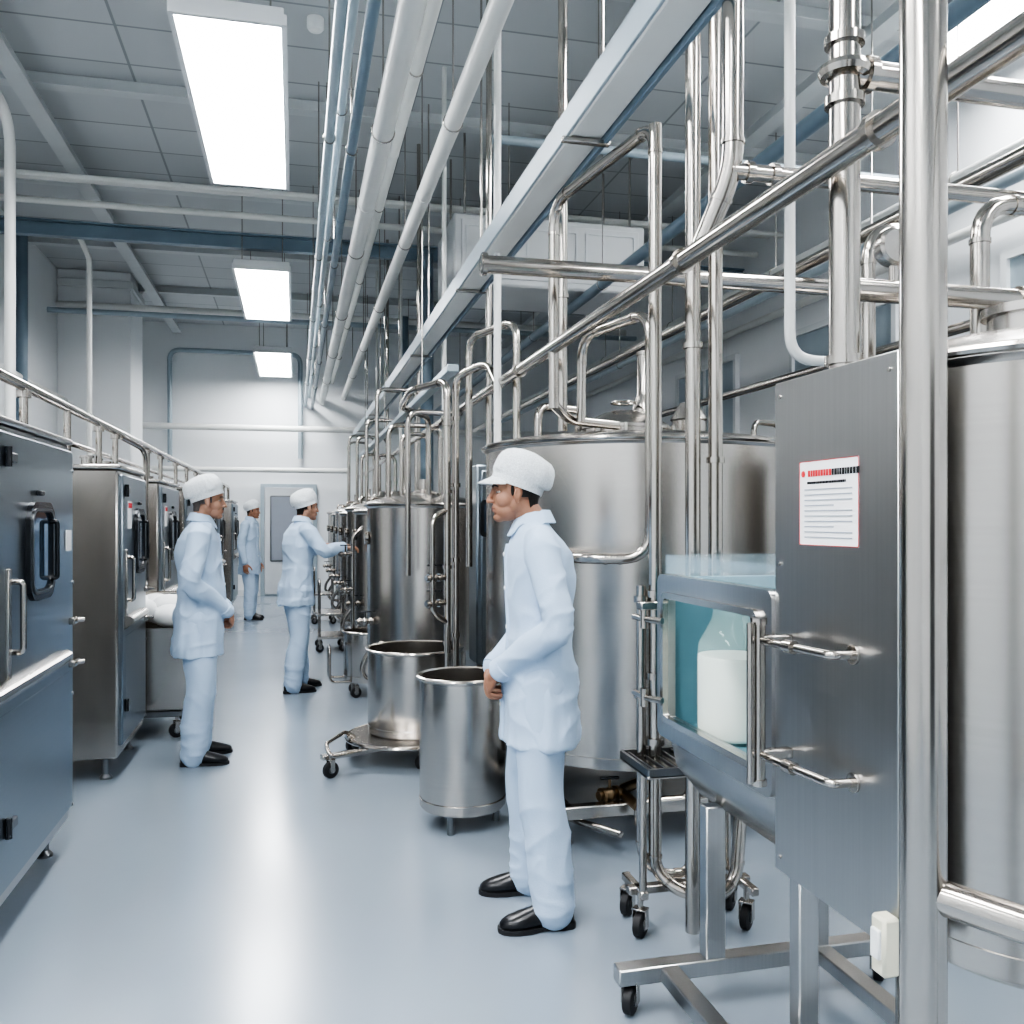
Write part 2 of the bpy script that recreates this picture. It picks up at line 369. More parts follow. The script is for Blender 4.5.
# ------------------------------------------------------------------ tanks
def valve(b,c,d,r=.02,m=CHROME,red=False):
    c=V(c);d=V(d).normalized()
    b.cyl(c,c+d*.14,r,m,12); b.cyl(c+d*.03,c+d*.045,r*1.6,m,14); b.cyl(c+d*.11,c+d*.125,r*1.6,m,14)
    b.ell(c+d*.075,(r*1.5,r*1.5,r*1.5),m,12); b.cyl(c+d*.075,c+d*.075+V((0,0,.07)),.007,m,8)
    b.box(c+d*.075+V((0,0,.075)),(.09,.018,.01),RED if red else BLK,.003)
def tank(x,y,R,z0,z1,legs=True,top=True,deep=.10):
    b=MB()
    b.lathe((x,y,0),[(0,z0-deep*.9),(R*.5,z0-deep*.75),(R*.85,z0-.03),(R,z0),(R,z1-.04),(R+.004,z1-.035),(R+.016,z1-.025),(R+.016,z1),(R+.004,z1+.006),(R*.93,z1+.02),(R*.7,z1+.045),(R*.35,z1+.065),(0,z1+.07)],STEEL,72)
    b.ring((x,y,z0+.05),R+.0005,.003,STEEL,64,rs=6)
    b.ring((x,y,z1-.012),R+.016,.011,CHROME,72)
    if top:
        s=R/.78
        b.lathe((x-.12*s,y-.15*s,z1+.03),[(.22*s,0),(.22*s,.05),(.235*s,.05),(.235*s,.065),(.2*s,.09),(.1*s,.14),(.07*s,.15),(0,.155)],STEEL,32)
        b.lathe((x+.02*s,y-.1*s,z1+.05),[(.075*s,0),(.075*s,.12*s),(.055*s,.2*s),(.045*s,.22*s),(.045*s,.42*s),(.05*s,.42*s),(.05*s,.44*s),(0,.44*s)],CHROME,24)
        b.lathe((x+.35*s,y+.1*s,z1+.02),[(.09*s,0),(.09*s,.14*s),(.1*s,.15*s),(.05*s,.24*s),(0,.25*s)],STEEL,24)
        b.tube([(x-.5*s,y+.1,z1+.03),(x-.5*s,y+.1,z1+.22*s),(x-.2*s,y+.25*s,z1+.22*s),(x-.2*s,y+.25*s,z1+.03)],.022*s,CHROME,.08)
        b.ring((x-.12*s,y-.15*s,z1+.215*s),.06*s,.007,CHROME,24)
        for k in range(10):
            a=2*math.pi*k/10
            b.cyl((x-.12*s+.25*s*math.cos(a),y-.15*s+.25*s*math.sin(a),z1+.02),(x-.12*s+.25*s*math.cos(a),y-.15*s+.25*s*math.sin(a),z1+.095),.009,CHROME,8)
    if legs:
        for k in range(4):
            a=math.pi/4+k*math.pi/2; lx,ly=x+.82*R*math.cos(a),y+.82*R*math.sin(a)
            b.cyl((lx,ly,.03),(lx,ly,z0+.02),.028,STEEL,14); b.lathe((lx,ly,0),[(0,0),(.05,0),(.05,.012),(.03,.035),(0,.035)],STEELD,16)
    return b
TX,TY=1.82,4.66
b=tank(TX,TY,.82,.33,1.885,legs=False)
for sx in (-1,1):
    b.box((TX+sx*.62,TY,.16),(.06,1.5,.06),STEEL,.006)
    for sy in (-1,1):
        b.box((TX+sx*.62,TY+sy*.45,.25),(.05,.05,.16),STEEL,.005)
        b.lathe((TX+sx*.62,TY+sy*.68,0),[(0,0),(.045,0),(.045,.012),(.02,.03),(.02,.14)],STEELD,14)
for sy in (-1,1): b.box((TX,TY+sy*.74,.16),(1.3,.06,.06),STEEL,.006)
b.cyl((1.7,4.2,.3),(1.7,4.2,.13),.035,CHROME,14); b.tube([(1.7,4.2,.2),(1.5,4.05,.2),(1.5,3.8,.2)],.025,BRASS,.05)
valve(b,(1.5,4.0,.21),(-1,-.3,0),.022,BRASS)
b.tube([(1.5,3.8,.12),(1.5,3.8,.22),(1.75,3.8,.22),(1.75,3.8,.5),(1.8,3.92,.5)],.02,CHROME,.05)
b.tube([(1.25,4.3,.10),(1.25,4.0,.10),(1.4,3.75,.10)],.016,CHROME,.05)
b.obj('mixing_tank')
for i,y in enumerate((7.07,8.55,9.95,11.35,12.75,14.15,15.55)):
    x=.99
    b=tank(x,y,.445,.50,1.62 if i%2==0 else 1.58,deep=.14,top=(i>0))
    if i==0: b.lathe((x,y,1.67),[(.12,0),(.12,.03),(.05,.06),(.05,.14),(0,.14)],STEEL,24)
    valve(b,(x-.40,y-.15,.72),(-1,-.2,0),.020)
    b.lathe((x-.455,y-.05,1.35),[(0,-.012),(.05,-.012),(.05,.012),(.042,.016),(0,.014)],CHROME,20,ax=Matrix.Rotation(-math.pi/2,3,'Y'))
    b.tube([(x-.40,y-.25,.56),(x-.50,y-.25,.42),(x-.50,y-.25,.30),(x-.2,y-.25,.22),(x+.2,y-.25,.22)],.022,CHROME,.06)
    b.obj('mixing_tank')
for y in (5.9,8.0,10.4,12.8):
    b=tank(3.75,y,.75,.35,2.0); b.obj('storage_tank')
b=tank(3.0,3.5,.42,.4,1.80); b.obj('storage_tank')
b=MB(); b.box((1.37,5.84,1.20),(.46,.26,1.30),STEELB,.012); b.box((1.37,5.70,1.22),(.40,.02,1.18),STEELB,.006)
b.rrect((1.24,5.685,1.50),.16,.24,.02,.03,BLK,ax='y'); b.box((1.24,5.672,1.50),(.11,.01,.18),DGL,.002)
for k in range(3): b.cyl((1.24+.06*k,5.69,1.30),(1.24+.06*k,5.67,1.30),.012,(RED if k==0 else BLK),12)
for sx in (-1,1):
    b.box((1.37+sx*.18,5.84,.29),(.04,.04,.54),STEEL,.004); b.box((1.37+sx*.18,5.84,.01),(.09,.09,.02),STEELD,.003)
b.obj('control_cabinet')
def tub(b,x,y,R,z0,z1):
    b.lathe((x,y,0),[(0,z0),(R-.01,z0),(R,z0+.015),(R,z1-.02),(R+.012,z1-.015),(R+.014,z1),(R+.004,z1+.006),(R-.01,z1),(R-.012,z0+.03),(0,z0+.03)],STEEL,56)
    b.ring((x,y,z1-.004),R+.010,.009,CHROME,56); b.ring((x,y,z0+.05),R+.0005,.003,STEEL,56)
b=MB(); tub(b,.80,4.36,.21,.09,.73)
for k in range(3):
    a=2.1*k+4.2; b.cyl((.80+.17*math.cos(a),4.36+.17*math.sin(a),0),(.80+.17*math.cos(a),4.36+.17*math.sin(a),.1),.018,STEELD,12)
b.obj('steel_drum')
b=MB(); tub(b,.74,5.72,.295,.155,.68)
b.lathe((.68,5.66,0),[(0,.13),(.36,.13),(.37,.14),(.36,.152),(0,.152)],STEEL,48)
b.ring((.68,5.66,.14),.37,.013,CHROME,48)
b.box((.50,5.45,.115),(.75,.05,.03),STEEL,.005,rz=.35)
b.tube([(.38,5.38,.125),(.20,5.27,.125),(.17,5.32,.19),(.30,5.62,.19),(.36,5.62,.15)],.012,CHROME,.04)
for (cx,cy) in ((.20,5.30),(.36,5.86),(.98,5.86),(.74,5.35)): caster(b,cx,cy,.13,.047,.5)
b.obj('drum_trolley')
b=MB(); tub(b,.60,7.75,.20,.13,.55)
for k in range(4):
    a=.8+k*math.pi/2; caster(b,.60+.15*math.cos(a),7.75+.15*math.sin(a),.14,.045,.3)
b.tube([(.45,7.62,.14),(.28,7.62,.14),(.28,7.62,.42),(.28,7.86,.42),(.28,7.86,.14),(.45,7.86,.14)],.012,CHROME,.05)
b.obj('drum_trolley')
for y in (10.6,13.4):
    b=MB(); b.box((.40,y,.42),(.30,.5,.03),STEEL,.005); b.box((.40,y,.16),(.30,.5,.03),STEEL,.005)
    for sx in (-1,1):
        for sy in (-1,1):
            b.cyl((.40+sx*.13,y+sy*.22,.1),(.40+sx*.13,y+sy*.22,.62),.012,CHROME,10); caster(b,.40+sx*.13,y+sy*.22,.12,.045,.3)
    b.tube([(.27,y-.22,.62),(.27,y-.22,.8),(.27,y+.22,.8),(.27,y+.22,.62)],.012,CHROME,.05)
    b.obj('utility_trolley')
# ------------------------------------------------------------------ near equipment: milk filling station
b=MB()
b.box((1.235,1.835,1.22),(.07,.49,1.24),STEELV,.006)
b.box((1.197,1.835,1.22),(.012,.485,1.235),STEELV,.004)
b.box((1.1925,1.842,1.53),(.004,.236,.20),PAPER,.0004)
b.rrect((1.190,1.842,1.53),.236,.20,.001,.004,RED,hole=.0014)
for k in range(10):
    L=.19 if k%4!=3 else .12
    b.box((1.1895,1.842+(.19-L)/2,1.562-.0125*k),(.001,L,.0024),GREY,.0001)
yy=1.922
for k in range(19):
    wd=random.choice((.005,.007,.009)); b.box((1.1895,yy-wd/2,1.600),(.001,wd,.015),RED if k<9 else BLK,.0001); yy-=wd+.0028
yy=1.925
for k in range(26):
    wd=random.choice((.003,.005)); b.box((1.1895,yy-wd/2,1.578),(.001,wd,.006),BLK,.0001); yy-=wd+.002
b.cyl((1.1895,1.942,1.600),(1.1885,1.942,1.600),.008,RED,10)
for (yy,zz) in ((1.62,1.80),(2.05,1.80),(1.62,.64),(2.05,.64),(2.05,1.38)):
    b.cyl((1.192,yy,zz),(1.187,yy,zz),.005,STEEL,10)
b.box((1.170,1.605,.625),(.04,.045,.12),BEIGE,.006); b.box((1.148,1.605,.63),(.01,.028,.06),WPL,.003)
b.tube([(1.105,2.005,.845),(1.105,2.005,1.245)],.017,CHROME)
b.cyl((1.105,2.005,.84),(1.105,2.005,.855),.021,CHROME); b.cyl((1.105,2.005,1.235),(1.105,2.005,1.25),.021,CHROME)
b.tube([(1.075,1.99,.85),(1.075,1.99,1.24)],.009,CHROME)
for zz in (.915,1.195):
    b.tube([(1.105,2.03,zz),(1.135,1.74,zz),(1.20,1.74,zz)],.010,CHROME,.02)
    b.cyl((1.184,1.74,zz),(1.190,1.74,zz),.022,CHROME); b.box((1.15,2.005,zz),(.09,.03,.025),STEEL,.004)
    b.cyl((1.118,1.90,zz),(1.121,1.87,zz),.016,CHROME)
x0,x1,y0,y1,z0,z1=1.20,1.68,2.085,2.82,.785,1.30
b.box(((x0+x1)/2,(y0+y1)/2,z0),(x1-x0,y1-y0,.03),STEELV,.004)
b.box((x1,(y0+y1)/2,(z0+z1)/2),(.02,y1-y0,z1-z0),CYAN,.004)
b.box(((x0+x1)/2+.01,y0+.01,(z0+z1)/2),(x1-x0-.03,.02,z1-z0),CYAN,.004)
b.box(((x0+x1)/2+.01,y1-.01,(z0+z1)/2),(x1-x0-.03,.02,z1-z0),CYAN,.004)
b.box(((x0+x1)/2+.03,(y0+y1)/2,z0+.018),(x1-x0-.08,y1-y0-.04,.006),CYAN,.001)
b.rrect((x0-.002,(y0+y1)/2-.005,(z0+z1)/2),y1-y0+.01,z1-z0+.02,.035,.03,STEELV,hole=.070)
b.rrect((x0-.022,(y0+y1)/2-.005,(z0+z1)/2),y1-y0-.10,z1-z0-.09,.02,.03,STEEL,hole=.020)
b.box((x0+.035,(y0+y1)/2,z1-.03),(.03,.55,.015),FILL,.002)  # added glowing strip, brightens the chamber interior
for zz in (.90,1.16):
    b.tube([(1.165,2.74,zz),(1.13,2.80,zz),(1.13,2.90,zz)],.011,CHROME,.03); b.cyl((1.13,2.81,zz-.03),(1.13,2.81,zz+.03),.014,CHROME)
rs=[]
for (xa,xb,ya,yb,z) in ((1.40,1.66,2.085,2.60,.53),(1.28,1.68,2.085,2.70,.60),(1.225,1.68,2.085,2.76,.68),(1.215,1.68,2.085,2.80,.775)):
    rs.append([V((xa,ya,z)),V((xb,ya,z)),V((xb,yb,z)),V((xa,yb,z))])
b.rings(rs,STEEL)
b.box((1.255,2.56,.36),(.065,.05,.50),STEELV,.004); b.box((1.245,2.03,.36),(.055,.05,.50),STEELV,.004)
b.box((1.62,2.56,.36),(.05,.05,.50),STEELV,.004); b.box((1.30,1.66,.36),(.05,.05,.50),STEELV,.004)
b.box((1.40,2.56,.12),(.92,.06,.05),STEELV,.004); b.box((1.40,1.70,.12),(.80,.06,.05),STEELV,.004)
b.box((1.10,2.13,.12),(.06,.84,.045),STEELV,.004); b.box((1.62,2.13,.12),(.06,.84,.045),STEELV,.004)
for (cx,cy) in ((.985,2.56),(1.84,2.56),(1.05,1.70),(1.78,1.70),(1.60,2.12)): caster(b,cx,cy,.12,.045,.9)
b.obj('milk_filling_station')
b=MB()
def shell(x0,x1,y0,y1,z0,z1,t,m):
    b.box(((x0+x1)/2,(y0+y1)/2,z1-t/2),(x1-x0,y1-y0,t),m,.001)
    b.box((x0+t/2,(y0+y1)/2,(z0+z1)/2-t/2),(t,y1-y0,z1-z0-t),m,.001); b.box((x1-t/2,(y0+y1)/2,(z0+z1)/2-t/2),(t,y1-y0,z1-z0-t),m,.001)
    b.box(((x0+x1)/2,y0+t/2,(z0+z1)/2-t/2),(x1-x0-2*t,t,z1-z0-t),m,.001); b.box(((x0+x1)/2,y1-t/2,(z0+z1)/2-t/2),(x1-x0-2*t,t,z1-z0-t),m,.001)
shell(1.205,1.67,2.10,2.81,1.312,1.375,.006,ACRYL)
b.obj('acrylic_lid')
b=MB(); c=(1.325,2.565,0)
zb=.808
b.lathe(c,[(0,zb),(.095,zb),(.107,zb+.012),(.110,zb+.05),(.110,zb+.25),(.104,zb+.30),(.082,zb+.34),(.064,zb+.375),(.060,zb+.405),(.072,zb+.43),(.072,zb+.437),(.064,zb+.435)],GLASS,48)
b.ring((c[0],c[1],zb+.433),.069,.0045,GLASS,40)
b.tube([(c[0]+.05,c[1]+.05,zb+.40),(c[0]+.10,c[1]+.11,zb+.40),(c[0]+.12,c[1]+.12,zb+.22),(c[0]+.07,c[1]+.075,zb+.15)],.011,GLASS,.04)
b.obj('milk_jar')
b=MB(); b.lathe(c,[(0,zb+.006),(.094,zb+.008),(.104,zb+.018),(.1065,zb+.05),(.1065,zb+.248),(.105,zb+.262),(0,zb+.262)],MILK,48); 
mj=b.obj('milk'); jar=bpy.data.objects['milk_jar']; mj.parent=jar; mj.matrix_parent_inverse=Matrix.Translation(-jar.location)
b=tank(1.665,1.74,.345,.56,1.85,legs=False,top=False,deep=.05)
for a in (0.3,2.4,4.6): b.cyl((1.665+.28*math.cos(a),1.74+.28*math.sin(a),.15),(1.665+.28*math.cos(a),1.74+.28*math.sin(a),.58),.02,STEEL,12)
b.lathe((1.665,1.74,1.88),[(.1,0),(.1,.08),(.115,.08),(.115,.1),(0,.12)],STEEL,24)
b.obj('buffer_tank')
b=MB()
b.tube([(1.283,3.085,2.94),(1.283,3.085,.20),(1.36,3.02,.14),(1.50,2.97,.14),(1.56,2.99,.20),(1.60,3.02,.5)],.024,CHROME,.08,14,True)
b.tube([(1.15,3.96,2.0),(1.15,3.96,2.94),(1.283,3.085,2.94),(1.283,3.085,2.74)],.024,CHROME,.14,14,True)
b.tube([(1.15,3.96,2.02),(1.25,4.05,1.96),(1.55,4.22,1.96)],.024,CHROME,.09,14)
b.tube([(1.235,3.10,1.25),(1.235,3.10,.25),(1.32,3.10,.18),(1.42,3.10,.18),(1.44,3.1,.25),(1.44,3.1,.70)],.018,CHROME,.07,12,True)
b.box((1.36,3.04,.60),(.36,.28,.012),STEEL,.002); b.rrect((1.36,3.04,.615),.36,.28,.03,.01,STEELD,ax='z',hole=.012)
for k in range(8): b.box((1.21+.043*k,3.04,.62),(.008,.26,.012),STEELD,.001)
for (cx,cy) in ((1.20,3.02),(1.62,3.16),(1.22,3.20),(1.60,2.99)):
    caster(b,cx,cy,.16,.045,.8)
b.box((1.41,3.07,.15),(.48,.04,.03),STEEL,.004); b.box((1.21,3.10,.15),(.03,.20,.03),STEEL,.004); b.box((1.61,3.06,.15),(.03,.24,.03),STEEL,.004)
for (cx,cy) in ((1.21,3.02),(1.61,3.16)): b.cyl((cx,cy,.15),(cx,cy,.60),.014,CHROME)
for zz in (1.22,.92,.68): b.cyl((1.283,3.085,zz-.012),(1.283,3.085,zz+.012),.036,CHROME)
for zz in (1.20,.85): b.cyl((1.235,3.10,zz-.012),(1.235,3.10,zz+.012),.028,CHROME)
b.box((1.26,3.06,1.18),(.10,.05,.03),STEEL,.004)
b.obj('valve_manifold_cart')
# ------------------------------------------------------------------ steel process piping
SP='steel_process_pipe'
pipe(SP,[(.98,1.25,0),(.98,1.25,HC)],.036,CHROME,flanges=[((.98,1.25,.012),(0,0,1))],seg=24)
pipe(SP,[(1.00,1.23,.89),(1.07,1.10,.885),(1.45,.45,.88),(1.45,.45,0)],.028,CHROME,seg=24,f=.1)
pipe(SP,[(1.24,1.85,1.84),(1.24,1.85,HC)],.035,CHROME,seg=24,flanges=[((1.24,1.85,1.86),(0,0,1)),((1.24,1.85,2.60),(0,0,1)),((1.24,1.85,2.46),(0,0,1))])
pipe(SP,[(1.26,1.85,2.53),(XR,1.85,2.53)],.032,CHROME,seg=24,flanges=[((1.30,1.85,2.53),(1,0,0)),((2.2,1.85,2.53),(1,0,0))])
b=MB(); b.ring((1.24,1.85,2.53),.042,.018,CHROME,24); b.obj('pipe_clamp')
pipe(SP,[(1.28,1.93,2.05),(XR,1.93,2.05)],.028,CHROME,seg=20,flanges=[((1.8,1.93,2.05),(1,0,0))])
pipe(SP,[(1.23,2.38,HC),(1.23,2.38,2.5),(1.17,2.46,2.30)],.031,CHROME,seg=20,f=.08,clamps=True)
pipe(SP,[(1.22,2.38,2.5),(XR,2.38,2.5)],.024,CHROME,seg=20,flanges=[((1.28,2.38,2.5),(1,0,0)),((1.36,2.38,2.5),(1,0,0)),((2.4,2.38,2.5),(1,0,0))])
pipe(SP,[(1.15,.4,2.28),(1.15,16.8,2.28)],.030,CHROME,seg=20,flanges=[((1.15,y,2.28),(0,1,0)) for y in (1.6,2.55,4.6,7.0)])
pipe(SP,[(1.354,2.915,.05),(1.354,2.915,HC)],.027,CHROME,seg=18,flanges=[((1.354,2.915,2.1),(0,0,1))])
pipe(SP,[(1.435,2.905,.05),(1.435,2.905,HC)],.025,CHROME,seg=18,flanges=[((1.435,2.905,1.7),(0,0,1))])
pipe(SP,[(.76,3.72,2.57),(XR,3.72,2.57)],.038,CHROME,seg=20,flanges=[((.775,3.72,2.57),(1,0,0)),((1.7,3.72,2.57),(1,0,0))])
pipe(SP,[(1.30,4.02,1.95),(1.30,4.0,2.345),(1.418,3.46,2.345),(1.418,3.46,1.33),(1.13,3.56,1.33),(1.2,4.1,1.33)],.022,CHROME,f=.12,clamps=True)
pipe(SP,[(1.29,4.28,1.93),(1.29,4.28,HC)],.024,CHROME,flanges=[((1.29,4.28,2.6),(0,0,1)),((1.29,4.28,3.3),(0,0,1))])
pipe(SP,[(1.12,5.0,1.93),(1.12,5.0,4.3),(1.12,5.0,HC)],.022,WPIPE,flanges=[((1.12,5.0,2.9),(0,0,1))])
pipe(SP,[(1.05,5.5,1.2),(1.05,5.5,2.62),(1.22,4.95,2.62),(1.22,4.95,1.95)],.022,CHROME,f=.12,clamps=True)
pipe(SP,[(1.71,2.88,HC),(1.71,2.88,2.06),(2.4,2.88,2.06),(2.4,3.1,1.85)],.019,WPIPE,f=.1)
pipe(SP,[(1.74,2.00,1.84),(1.74,2.00,2.32),(3.6,2.00,2.32),(3.6,2.0,0)],.024,CHROME,f=.1,clamps=True,seg=18)
pipe(SP,[(1.62,2.30,1.40),(1.62,2.30,2.34),(1.85,2.30,2.34),(1.85,2.30,.0)],.020,CHROME,f=.1,clamps=True)
pipe(SP,[(2.35,1.2,2.7),(2.35,12,2.7)],.030,CHROME,f=.12)
pipe(SP,[(2.9,.9,2.35),(2.9,14,2.35)],.026,CHROME,f=.12)
b=MB(); b.cyl((1.43,1.93,2.05),(1.43,1.93,2.12),.012,CHROME); b.lathe((1.43,1.93,2.16),[(0,-.02),(.045,-.02),(.048,-.01),(.048,.014),(.04,.02),(0,.016)],STEEL,24,ax=Matrix.Rotation(math.pi/2,3,'X')); b.obj('pressure_gauge')
for i,y in enumerate((6.3,7.2,7.9,8.7,9.6,10.6,11.6,12.6,13.6,14.8)):
    h=2.25+random.choice((0,.15,.3,.5)); x=.80+random.uniform(-.10,.12)
    b=MB(); b.tube([(x,y,1.1 if y<6.6 else 1.66),(x,y,h),(1.15,y+.05,h),(1.15,y+.05,1.66 if y>6.6 else 2.28)],.020,CHROME,.10,12,True)
    b.obj(SP)
for i,y in enumerate((5.7,7.5,9.1,10.7,12.3,13.9)):
    pipe(SP,[(1.22,y,1.60 if y>6 else 1.86),(1.22,y,HC)],.020,(WPIPE if i%2 else CHROME),flanges=[((1.22,y,2.7),(0,0,1))])
b=MB()
b.tube([(.94,5.35,.55),(.94,5.35,2.35),(1.10,5.2,2.42),(1.12,5.05,2.28)],.022,CHROME,.08,14,True)
b.tube([(.88,5.30,.70),(.88,5.30,2.32),(.72,5.75,2.32),(.72,6.3,2.28),(1.0,6.9,2.28),(1.0,6.9,1.66)],.022,CHROME,.10,14,True)
b.tube([(.88,5.30,1.55),(.78,5.22,1.50),(.78,5.22,.95),(.88,5.30,.88)],.016,CHROME,.06,12,True)
b.cyl((.94,5.35,0),(.94,5.35,.6),.016,STEEL); b.cyl((.88,5.30,0),(.88,5.30,.75),.016,STEEL)
for zz in (1.0,1.15): valve(b,(.86,5.28,zz),(-1,-.6,0),.016)
for zz in (.8,1.25,1.7,2.1): b.cyl((.94,5.35,zz-.012),(.94,5.35,zz+.012),.030,CHROME); b.cyl((.88,5.30,zz-.05),(.88,5.30,zz-.03),.030,CHROME)
b.obj('valve_riser')
for y in (7.82,):
    b=MB(); b.tube([(.48,y,0),(.48,y,1.35),(.56,y,1.42),(.60,y+.45,1.42)],.018,CHROME,.06,12,True)
    for zz in (.9,1.2): valve(b,(.48,y,zz),(-.8,-.5,0),.014)
    b.obj('valve_riser')
b=MB(); b.box((1.12,8.6,3.05),(.13,16.4,.09),WPIPE,.006); b.box((1.20,8.6,3.01),(.02,16.4,.05),BPIPE,.003); b.box((1.045,8.6,3.06),(.014,16.4,.11),GPIPE,.003)
for y in (1.0,3.4,5.8,8.2,10.6,13.0,15.4): b.cyl((1.19,y,3.09),(1.19,y,HC),.008,STEEL,8); b.box((1.12,y,2.99),(.20,.03,.02),STEEL,.003)
b.obj('cable_tray')
b=MB(); b.box((1.02,10.6,2.50),(.08,9.4,.05),GPIPE,.006)
for y in (7.4,10.6,13.6): b.cyl((1.02,y,2.52),(1.02,y,HC),.006,STEEL,8)
b.obj('cable_tray')
def over(name,x,z,r,m,y0=YN,y1=YF,hang=(0.5,3.0,5.5,8.0,10.5,13.0,15.5)):
    b=MB(); b.tube([(x,y0,z),(x,y1,z)],r,m,seg=20)
    for y in hang:
        if y0<y<y1: b.ring((x,y,z),r+.004,.005,STEEL,20,ax='Y',rs=6); b.cyl((x,y,z+r),(x,y,HC),.006,STEEL,8)
    for y in (2.2,6.8,11.4,15.8):
        if y0<y<y1: b.cyl((x,y-.02,z),(x,y+.02,z),r*1.08,m,20)
    b.obj(name)
over('overhead_blue_pipe',.20,3.78,.030,GPIPE); over('overhead_blue_pipe',.33,3.72,.030,BPIPE)
over('overhead_blue_pipe',.27,3.95,.026,GPIPE)
over('overhead_white_pipe',.52,3.85,.065,WPIPE); over('overhead_white_pipe',.95,3.95,.055,WPIPE); over('overhead_white_pipe',.72,4.25,.04,WPIPE)
over('overhead_white_pipe',1.9,4.2,.05,WPIPE); over('overhead_blue_pipe',2.8,3.7,.05,BPIPE,y0=1.0); over('overhead_white_pipe',4.6,3.9,.07,WPIPE)
over('overhead_blue_pipe',3.9,3.4,.035,GPIPE,y0=2.0)
def cross(name,y,z,r,m,x0=XL,x1=XR):
    pipe(name,[(x0,y,z),(x1,y,z)],r,m,seg=18)
b=MB(); b.box((1.05,10.6,4.62),(XR-XL,.10,.14),BPIPE,.006); b.box((1.05,10.6,4.70),(XR-XL,.18,.02),BPIPE,.003); b.obj('cross_beam')
cross('overhead_white_pipe',9.9,4.95,.04,WPIPE); cross('overhead_white_pipe',9.6,4.86,.03,WPIPE); cross('overhead_white_pipe',10.2,4.80,.035,WPIPE)
cross('overhead_white_pipe',14.3,4.55,.04,GPIPE); cross('overhead_white_pipe',14.8,4.75,.05,WPIPE); cross('overhead_white_pipe',17.9,3.25,.06,WPIPE); cross('overhead_white_pipe',17.9,2.45,.05,WPIPE,x1=1.0)
cross('overhead_blue_pipe',6.6,4.35,.035,GPIPE,x0=1.4)
pipe('wall_blue_pipe',[(-3.38,12.6,.0),(-3.38,12.6,HC)],.07,BPIPE)
pipe('wall_white_pipe',[(-2.15,7.7,1.9),(-2.15,7.7,4.6),(-2.15,5.5,4.85),(-3.5,4.2,4.85)],.04,WPIPE,f=.25)
pipe('wall_white_pipe',[(-2.3,11.2,0),(-2.3,11.2,4.5),(-2.3,10.6,4.62)],.03,WPIPE)
pipe('wall_blue_pipe',[(-2.33,18.3,2.6),(-2.33,18.25,4.75),(.1,18.25,4.75),(.1,18.25,2.7)],.045,GPIPE,f=.2)
pipe('wall_white_pipe',[(-3.4,1.0,3.3),(-3.4,17.5,3.3)],.05,WPIPE); pipe('wall_white_pipe',[(-3.4,1.0,2.6),(-3.4,17.5,2.6)],.04,WPIPE)
pipe('blue_column',[(1.50,10.5,0),(1.50,10.5,4.6)],.08,BPIPE,flanges=[((1.5,10.5,.012),(0,0,1))])
pipe('blue_column',[(1.62,13.8,0),(1.62,13.8,4.6)],.07,BPIPE)
for z in (1.4,2.2,3.9,4.4): pipe('wall_white_pipe',[(XR-.12,.0,z),(XR-.12,17,z)],.045,WPIPE)
b=MB(); b.box((2.45,9.0,4.10),(1.95,1.0,.68),HV,.02); b.box((2.45,8.49,4.10),(1.8,.02,.55),HV,.006)
for k in range(3): b.rrect((1.85+.6*k,8.475,4.10),.52,.46,.02,.02,TRIMM,ax='y',hole=.02)
for sx in (-1,1):
    for sy in (-1,1): b.cyl((2.45+sx*.85,9.0+sy*.4,4.4),(2.45+sx*.85,9.0+sy*.4,HC),.012,STEEL,8)
b.obj('hvac_unit')
b=MB(); b.lathe((.15,7.0,0),[(.0,5.20),(.05,5.21),(.065,5.23),(.065,HC)],WPL,24); b.obj('smoke_detector')
# ------------------------------------------------------------------ people
def remesh(b,name,vox,m,parent,smooth=4,disp=None):
    me=b.mesh(name+'_t'); o=bpy.data.objects.new(name+'_t',me); S.collection.objects.link(o)
    r=o.modifiers.new('r','REMESH'); r.mode='VOXEL'; r.voxel_size=vox; r.use_smooth_shade=True
    if smooth:
        sm_=o.modifiers.new('s','SMOOTH'); sm_.factor=.5; sm_.iterations=smooth
    dg=bpy.context.evaluated_depsgraph_get(); dg.update()
    me2=bpy.data.meshes.new_from_object(o.evaluated_get(dg)); bpy.data.objects.remove(o)
    if disp:
        ns=[v.normal.copy() for v in me2.vertices]
        for v,n in zip(me2.vertices,ns): v.co+=n*disp(v.co)
    me2.materials.clear(); me2.materials.append(m); me2.name=name
    for p in me2.polygons: p.use_smooth=True; p.material_index=0
    ob=bpy.data.objects.new(name,me2); S.collection.objects.link(ob); ob.parent=parent
    return ob
def limb(b,pts,rad,m,sub=5,seg=16):
    pts=[V(p) for p in pts]; P=[];Rr=[]; n=len(pts)
    for i in range(n-1):
        p0,p1,p2,p3=pts[max(i-1,0)],pts[i],pts[i+1],pts[min(i+2,n-1)]
        r0,r1,r2,r3=rad[max(i-1,0)],rad[i],rad[i+1],rad[min(i+2,n-1)]
        for k in range(sub):
            t=k/sub; a=t*t;c=a*t
            h=(-.5*t+a-.5*c, 1-2.5*a+1.5*c, .5*t+2*a-1.5*c, -.5*a+.5*c)
            P.append(p0*h[0]+p1*h[1]+p2*h[2]+p3*h[3]); Rr.append(r0*h[0]+r1*h[1]+r2*h[2]+r3*h[3])
    P.append(pts[-1]); Rr.append(rad[-1])
    b.sweep(P,Rr,m,seg)
    for p,r in ((pts[0],rad[0]),(pts[-1],rad[-1])): b.ell(p,(r,r,r),m,14)
